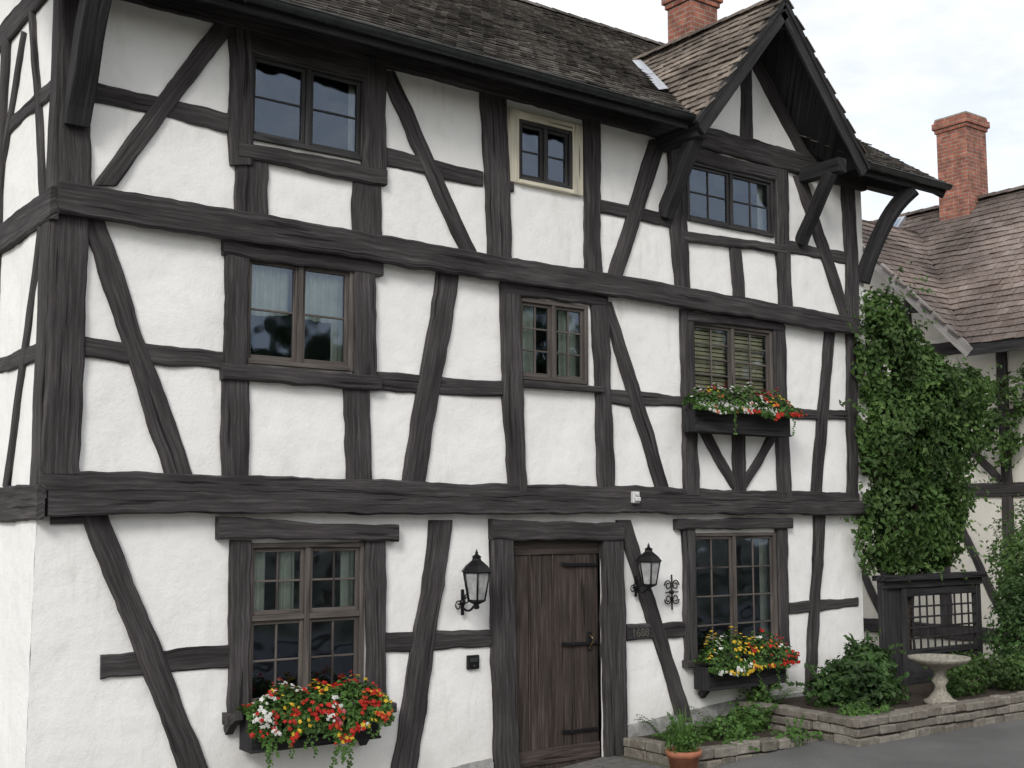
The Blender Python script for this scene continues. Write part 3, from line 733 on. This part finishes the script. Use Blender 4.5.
# ------------------------------------------------------------------ ground
XC=8-.7/.08
def sheet(name,mat,x0,x1,y0,y1,dz,skirt=0):
    mb=MB(); xs=sorted({x0,x1,*[x for x in (XC,8.0) if x0<x<x1]})
    for a,b in zip(xs,xs[1:]):
        mb.poly([(a,y0,gz(a)+dz),(b,y0,gz(b)+dz),(b,y1,gz(b)+dz),(a,y1,gz(a)+dz)],0)
        if skirt: mb.poly([(a,y0,gz(a)+dz-skirt),(b,y0,gz(b)+dz-skirt),(b,y0,gz(b)+dz),(a,y0,gz(a)+dz)],0)
    return mb.obj(name,[mat],None,recalc=False)
sheet("ground",M_ground,-300,400,-300,500,-.01)
sheet("road",M_asph,-90,140,-9.5,-1.25,.0)
sheet("pavement",M_pave,-40,6.2,-1.0,.0,.005)
kb=MB(); x=-30
while x<6.2:
    box(kb,x,min(6.2,x+.985),-1.12,-1.0,gz(x+.5)-.2,gz(x+.5)+.015); x+=1.0
kb.obj("kerb",[M_conc],None,.01)
sheet("pavement",M_pave,-40,60,-12,-9.6,.1,.12)

def stonewall(mb,p0,p1,z0,h,th,rows):
    p0,p1=Vector(p0),Vector(p1); d=(p1-p0); L=d.length; d.normalize(); n=Vector((d.y,-d.x,0)).normalized(); rh=h/rows
    for r in range(rows):
        s=-U(0,.15)
        while s<L:
            l=U(.16,.42); a,b=max(0,s),min(L,s+l-.012); s+=l
            if b-a<.05: continue
            o=U(-.015,.02); zb=z0+r*rh+.005; zt=z0+(r+1)*rh-.006+U(-.01,.01)
            q=[]
            for ss,oo in ((a,o+U(-.008,.008)),(b,o+U(-.008,.008))):
                for f in (1,0):
                    for z in (zb,zt): q.append(p0+d*(ss+U(-.004,.004))+n*(oo if f else -th)+Vector((0,0,z+U(-.004,.004))))
            ix=mb.add(q)
            for f in BF: mb.face([ix[k] for k in f],None,0)
mb=MB()
PX0,PX1,PYF,PH=8.15,13.4,-1.82,.31
stonewall(mb,(PX0,PYF,0),(PX1,PYF,0),-.02,PH,.2,3); stonewall(mb,(PX0,-.08,0),(PX0,PYF,0),-.02,PH,.2,3)
box(mb,PX0+.04,PX1,PYF+.04,-.06,-.1,PH-.07,1)
stonewall(mb,(6.3,-1.2,0),(8.1,-1.35,0),-.16,.24,.16,2); stonewall(mb,(6.3,-.1,0),(6.3,-1.2,0),-.16,.22,.16,2)
box(mb,6.36,8.12,-1.12,-.06,-.3,.03,1)
mb.obj("stone_planter",[M_stone,M_soil],None,.012)

mb=MB(); bx,by,bz=10.1,-1.5,PH-.07
lathe(mb,bx,by,[(.19,bz),(.19,bz+.05),(.15,bz+.06),(.12,bz+.1),(.07,bz+.16),(.065,bz+.22),(.1,bz+.28),(.065,bz+.33),(.08,bz+.4),(.16,bz+.44),(.31,bz+.49),(.36,bz+.53),(.36,bz+.555),(.32,bz+.555),(.26,bz+.52),(.05,bz+.5)],28)
mb.obj("stone_birdbath",[M_conc],None,recalc=True)

mb=MB(); fx0,fx1,fy,fz=10.68,12.9,-.25,1.64
box(mb,fx0-.03,fx1+.06,fy-.12,fy+.1,fz-.02,fz+.05); box(mb,fx0,fx1+.02,fy-.06,fy+.05,fz-.12,fz-.02)
for x in (fx0,fx0+.42,fx1-.1): box(mb,x,x+.1,fy-.045,fy+.045,0,fz-.12)
box(mb,fx0+.1,fx0+.42,fy-.01,fy+.02,.2,fz-.12)
box(mb,fx0+.52,fx1-.1,fy-.035,fy+.035,.62,.70); box(mb,fx0+.52,fx1-.1,fy-.035,fy+.035,fz-.24,fz-.12)
a,b=fx0+.52,fx1-.1; n=10
for i in range(1,n): box(mb,a+(b-a)*i/n-.013,a+(b-a)*i/n+.013,fy-.015,fy+.005,.70,fz-.24)
for j in range(1,5): z=.70+(fz-.94)*j/5; box(mb,a,b,fy-.02,fy-.008,z-.013,z+.013)
box(mb,a,b,fy-.01,fy+.02,.1,.62)
mb.obj("lattice_fence",[M_timber2],None,.004)

# ------------------------------------------------------------------ plants
vine=empty("climbing_vine")
mb=MB(); E=[(11.1,-.15,4.7,.7,.38,.6),(10.95,-.2,5.2,.5,.25,.4),(11.6,-.1,4.75,.5,.3,.4),(11.85,-.1,4.15,.85,.45,.75),(11.2,-.15,3.6,.8,.4,.9),(12.6,0,4.1,.8,.45,.6),(12.3,0,3.3,.8,.45,.75),(11.25,-.15,2.5,.8,.4,.85),(12.0,-.05,2.35,.7,.4,.7),(13.3,.05,4.35,.55,.3,.35),(13.1,.05,3.6,.5,.3,.5),(12.7,.0,2.7,.4,.3,.45),(11.6,-.1,1.95,.85,.3,.35),
 (10.55,-.28,4.5,.28,.13,.6),(10.5,-.26,3.7,.22,.12,.5),(10.56,-.26,2.9,.25,.12,.5),(10.52,-.2,2.1,.24,.12,.45)]
cloud(mb,E,42000,.06,.11,0,-.16,2.6,.5,Vector((0,0,-1.2)))
for _ in range(90):
    e=random.choice(E); d=Vector((U(-.7,1),U(-.8,.1),U(-.6,1))).normalized(); p=Vector((e[0]+d.x*e[3]*.85,e[1]+d.y*e[4]*.9,e[2]+d.z*e[5]*.85)); dr=(d+Vector((0,0,.2))).normalized()
    for k in range(int(U(6,12))):
        p=p+dr*.045; dr=(dr+Vector((U(-.12,.12),U(-.1,.1),-.1))).normalized(); leaf(mb,p+Vector((U(-.03,.03),U(-.03,.03),U(-.03,.03))),Vector((U(-1,1),-1,U(0,1))),U(.05,.09))
mb.obj("foliage",[M_leafv],vine,recalc=False)
mb=MB()
for k in range(5):
    x=11.1+k*.12; tube(mb,[(x,-.15,.2),(x+.1*math.sin(k),-.12,1.2),(x+.15,-.1,2.4),(x+U(-.4,.8),-.1,3.4),(x+U(-.6,1.3),-.1,4.5)],[.05,.045,.035,.025,.01],7)
mb.obj("stems",[M_bark],vine)

def shrub(ells,n,a,b,mat,gap=-.15,name="shrub"):
    mb=MB(); cloud(mb,ells,n,a,b,0,gap,4,.35)
    for _ in range(8):
        ee=random.choice(ells); tube(mb,[(ee[0]+U(-.05,.05),ee[1],ee[2]-ee[5]),(ee[0]+U(-.5,.5)*ee[3],ee[1]+U(-.5,.5)*ee[4],ee[2]+ee[5]*.4)],[.012,.005],5,1)
    for _ in range(int(len(ells)*9)):
        e=random.choice(ells); d=Vector((U(-1,1),U(-1,.4),U(.1,1))).normalized(); p=Vector((e[0]+d.x*e[3]*.85,e[1]+d.y*e[4]*.85,e[2]+d.z*e[5]*.85)); dr=d.copy()
        for k in range(7):
            p=p+dr*a*.6; dr=(dr+Vector((U(-.15,.15),U(-.15,.15),-.1))).normalized(); leaf(mb,p,Vector((U(-1,1),-1,U(0,1))),U(a,b)*.9)
    return mb.obj(name,[mat,M_bark],None,recalc=False)
shrub([(9.35,-.8,.5,.5,.4,.32),(9.9,-.6,.6,.4,.35,.36),(8.9,-.8,.4,.3,.3,.2),(9.5,-1.1,.36,.45,.25,.15)],4600,.05,.11,M_leafb)
shrub([(12.75,-.95,.95,.5,.45,.7),(13.3,-.9,1.25,.5,.45,.7),(12.6,-1.25,.6,.6,.4,.4)],8500,.04,.08,M_leafb)
shrub([(11.5,-.9,.45,.55,.35,.28),(11.0,-1.2,.38,.5,.25,.18),(12.0,-1.3,.45,.5,.3,.25)],3800,.04,.08,M_leafv)
shrub([(14.1,-.3,1.6,.7,.5,.8),(14.8,0,1.7,.8,.6,1.0)],6500,.05,.09,M_leafv)
shrub([(7.9,-.5,.14,.3,.25,.18),(7.3,-.7,.1,.35,.25,.18),(6.75,-.6,.08,.3,.25,.16),(8.35,-.25,.3,.2,.15,.22),(7.0,-1.1,-.0,.2,.14,.12),(7.8,-1.25,.02,.25,.14,.14),(8.6,-1.5,.28,.3,.25,.12)],4200,.035,.07,M_leaff,-.2,"ivy")
mb=MB()
for fxx,fyy,fzz,fr in ((6.7,-.3,.03,.38),(7.05,-.5,.03,.3),(7.45,-.35,.03,.42),(8.5,-.35,.22,.36),(8.75,-1.2,.22,.3),(6.5,-.8,.0,.28)):
    for k in range(15):
        a=U(0,6.28); dr=Vector((math.cos(a),math.sin(a),0)); L=fr*U(.7,1.15); sdv=Vector((-dr.y,dr.x,0))
        for q in range(1,12):
            t=q/12; p=Vector((fxx,fyy,fzz))+dr*L*.8*t+Vector((0,0,L*(1.35*t-.85*t*t))); wl=.075*(1-t)*math.sin(math.pi*min(1,t+.3))+.014
            for sg in (-1,1):
                i=mb.add([p,p+sdv*sg*wl+dr*.02-Vector((0,0,.01)),p+dr*.022]); mb.face(i,None,0)
mb.obj("fern",[M_leafv],None,recalc=False)
mb=MB()
for s in range(6):
    x=U(8.22,8.42); p=Vector((x,-.2,U(.8,.95))); 
    for k in range(22):
        p=p+Vector((U(-.02,.02),U(-.012,.014),-.035)); p.y=min(p.y,-.06)
        for q in range(2): leaf(mb,p+Vector((U(-.03,.03),U(-.03,.03),U(-.02,.02))),Vector((U(-.5,.5),-1,U(-.1,.6))),U(.035,.055))
mb.obj("trailing_ivy",[M_leaff],None,recalc=False)
pot=empty("potted_plant"); mb=MB(); px,py=6.04,-1.3; pz=gz(px)+.0
lathe(mb,px,py,[(.12,pz),(.16,pz+.22),(.18,pz+.22),(.185,pz+.28),(.16,pz+.28),(.15,pz+.24),(.01,pz+.24)],22)
mb.obj("terracotta_pot",[M_terra],pot)
mb=MB()
for _ in range(90):
    a=U(0,6.28); l=U(.25,.62); out=U(.05,.34); w=.008; p0=Vector((px+.05*math.cos(a),py+.05*math.sin(a),pz+.24)); dr=Vector((math.cos(a),math.sin(a),0)); sd_=Vector((-dr.y,dr.x,0)); prev=None
    for k in range(5):
        t=k/4; c=p0+dr*out*t*t+Vector((0,0,l*(t-.25*t*t))); ww=w*(1-t)+.001; cur=mb.add([c-sd_*ww,c+sd_*ww])
        if prev: mb.face([prev[0],prev[1],cur[1],cur[0]],None,0)
        prev=cur
cloud(mb,[(px,py,pz+.36,.2,.2,.13)],340,.025,.045,0,-.3)
mb.obj("leaves",[M_leaff],pot,recalc=False)

# ------------------------------------------------------------------ neighbouring house
nb=empty("half_timbered_house"); NX=16.95; EX,EZ2=16.4,5.5
PN=WEST(NX); mb=MB()
wallgrid(mb,PN,-4,16,-.1,5.85,[],.4,.008)
mb.poly([(NX-.012,2.5,5.8),(NX-.012,7.5,5.8),(NX-.012,5,8.3)])
mb.poly([(NX,-4,-.1),(23,-4,-.1),(23,-4,5.9),(20,-4,9),(NX,-4,5.9)])
mb.poly([(23,-4,-.1),(23,16,-.1),(23,16,5.9),(23,-4,5.9)]); mb.poly([(NX,16,-.1),(23,16,-.1),(23,16,5.9),(20,16,9),(NX,16,5.9)])
mb.obj("plaster_walls",[M_plaster2],nb,recalc=False)
mb=MB()
bm_m(mb,-4,2.95,16,2.95,.24,PN,.06); bm_m(mb,-4,5.55,16,5.6,.24,PN,.05); bm_m(mb,-4,.4,16,.4,.25,PN,.05); bm_m(mb,-4,4.3,16,4.3,.14,PN,.03)
for s in [-3.5,-2.2,-.9,.4,1.7,3,4.3,5.6,6.9,8.2,9.6]:
    bm_m(mb,s,.5,s,2.85,.2,PN,.045); bm_m(mb,s,3.05,s,5.5,.2,PN,.045)
for s in [-.9,1.7,4.3]:
    bm_m(mb,s+.1,3.1,s+1.2,4.25,.13,PN,.04); bm_m(mb,s+1.2,3.1,s+.1,4.25,.13,PN,.037); bm_m(mb,s+.1,.6,s+1.2,2.8,.15,PN,.04)
bm_m(mb,2.7,5.88,5,8.15,.18,PN,.05); bm_m(mb,7.3,5.88,5,8.15,.18,PN,.05); bm_m(mb,5,5.6,5,8.05,.18,PN,.04); bm_m(mb,3.6,5.6,3.6,6.7,.15,PN,.04); bm_m(mb,3.3,6.4,6.7,6.4,.15,PN,.035)
mb.obj("timber_frame",[M_timber],nb)
mb=MB(); sq=math.sqrt(.5)
def nin(c):
    if 2<c.y<8 and c.z<5.5+3-abs(c.y-5)-.1: return False
    return True
tiles(mb,(EX,-4.4,EZ2),(0,1,0),(1,0,1),20.8,3.6/sq,.22,.19,nin)
tiles(mb,(EX,2,EZ2),(1,0,0),(0,1,1),3.2,3/sq,.22,.19,lambda c:c.x-EX<c.y-2+.1)
tiles(mb,(EX,8,EZ2),(1,0,0),(0,-1,1),3.2,3/sq,.22,.19,lambda c:c.x-EX<8-c.y+.1)
mb.obj("roof_tiles",[M_tile3],nb,recalc=False)
mb=MB(); o=-.012
slab(mb,[(EX,-4.4,EZ2+o),(EX,2.1,EZ2+o),(19.4,5,8.5+o),(EX,7.9,EZ2+o),(EX,16.4,EZ2+o),(20,16.4,9.1+o),(20,-4.4,9.1+o)],.04)
slab(mb,[(23.6,-4.4,EZ2+o),(23.6,16.4,EZ2+o),(20,16.4,9.1+o),(20,-4.4,9.1+o)],.04)
slab(mb,[(EX,2,EZ2+o),(EX,5,8.5+o),(19.4,5,8.5+o)],.04); slab(mb,[(EX,8,EZ2+o),(EX,5,8.5+o),(19.4,5,8.5+o)],.04)
box(mb,EX-.03,EX,-4.4,2.0,EZ2-.2,EZ2-.01)
mb.obj("roof_deck",[M_timber2],nb)
mb=MB()
for s in (-1,1): sweep(mb,[(EX-.02,5+s*3.05,EZ2-.15),(EX-.02,5,8.4)],.04,.2,(1,0,0))
mb.obj("barge_boards",[wood("grey_barge_wood",(.16,.15,.15),(.24,.23,.23),(.33,.32,.31))],nb)
mb=MB()
for k in range(60):
    y=-4.4+k*.345; pts=[(20+.13*math.cos(math.pi*q/6),9.1+.09*math.sin(math.pi*q/6)) for q in range(7)]
    a=mb.add([(x,y,z+.01) for x,z in pts]); b=mb.add([(x,y+.37,z-.004) for x,z in pts])
    for q in range(6): mb.face([a[q],a[q+1],b[q+1],b[q]])
mb.obj("ridge_tiles",[M_tile3],nb,recalc=False)
chimney(19.95,4.25,.72,.72,8.6,10.9,nb)
mb=MB()
def rp(y,t,o): return Vector((EX+t,y,EZ2+t))+Vector((-sq,0,sq))*o
ys,ts=5.65,3.05
q=[rp(ys,ts,.09),rp(ys+.7,ts,.09),rp(ys+.7,ts+.5,.09),rp(ys,ts+.5,.09)]; slab(mb,q,.08,0)
q=[rp(ys+.06,ts+.06,.1),rp(ys+.64,ts+.06,.1),rp(ys+.64,ts+.44,.1),rp(ys+.06,ts+.44,.1)]; mb.poly(q,1)
mb.obj("skylight",[M_lead,M_glass],nb)
mb=MB(); cloud(mb,[(16.6,1.2,4.6,.3,.6,.4),(16.6,.6,5.0,.3,.5,.3),(16.6,1.6,3.9,.3,.5,.6)],2500,.07,.12,0,-.1,3,.4)
mb.obj("wall_creeper",[M_leafv],None,recalc=False)

# ------------------------------------------------------------------ trees across the street
def tree_mesh():
    mb=MB(); tube(mb,[(0,0,-.8),(.1,0,2),(0,.1,4.5),(.1,0,7)],[.35,.27,.2,.08],9,1)
    E=[]
    for k in range(9):
        a=k*2.4; r=U(1.2,2.5); z=U(3.2,8.0); c=(r*math.cos(a),r*math.sin(a),z); tube(mb,[(0,0,max(.5,z-2.2)),(c[0]*.5,c[1]*.5,z-.9),c],[.12,.08,.03],6,1); E.append((*c,U(1.5,2.1),U(1.5,2.1),U(1.3,1.8)))
    E.append((0,0,8.4,1.6,1.6,1.2)); cloud(mb,E,9000,.35,.6,0,-.5,.8,.4)
    ob=mb.obj("tree",[M_leaft,M_bark],None,recalc=False); return ob
t0=tree_mesh(); t0.location=(2,-27,gz(2))
TL=[(7,-28,.95),(12,-27,.85),(17,-28,1.0),(22,-27,1.05),(26,-28,1.15),(30.5,-27,1.2),(35,-28,1.25),(39.5,-27,1.25),(44,-28,1.3),(49,-28,1.3),(55,-28,1.35),(-4,-28,.9)]
for k,(x,y,s) in enumerate(TL):
    o=bpy.data.objects.new("tree",t0.data); scene.collection.objects.link(o); o.location=(x,y,gz(x)); o.scale=(s,s,s); o.rotation_euler=(0,0,k*1.7)

# ------------------------------------------------------------------ light
w=bpy.data.worlds.new("World"); scene.world=w; w.use_nodes=True; nt=w.node_tree
bg=nt.nodes['Background']; sky=N(nt,'ShaderNodeTexSky',sky_type='NISHITA'); sky.sun_disc=False
SE=math.radians(34)
sd=Vector((-.78*math.cos(SE),-.626*math.cos(SE),math.sin(SE)))
sky.sun_elevation=SE; sky.sun_rotation=math.atan2(sd.x,sd.y)
tc=N(nt,'ShaderNodeTexCoord').outputs['Generated']
cn=tnoise(nt,tc,3.0,6,.6,(1,1,2.6)); cr=ramp(nt,[(.38,.55),(.62,1)]); nt.links.new(cn,cr.inputs[0])
c=mixc(nt,'MIX',cr.outputs[0],sky.outputs[0],(8.5,8.4,8.25)); nt.links.new(c,bg.inputs[0]); bg.inputs[1].default_value=.15
sl=bpy.data.lights.new("sun",'SUN'); sl.energy=1.75; sl.angle=math.radians(18); sl.color=(1,.97,.92)
so=bpy.data.objects.new("sun",sl); scene.collection.objects.link(so); so.rotation_euler=sd.to_track_quat('Z','Y').to_euler()
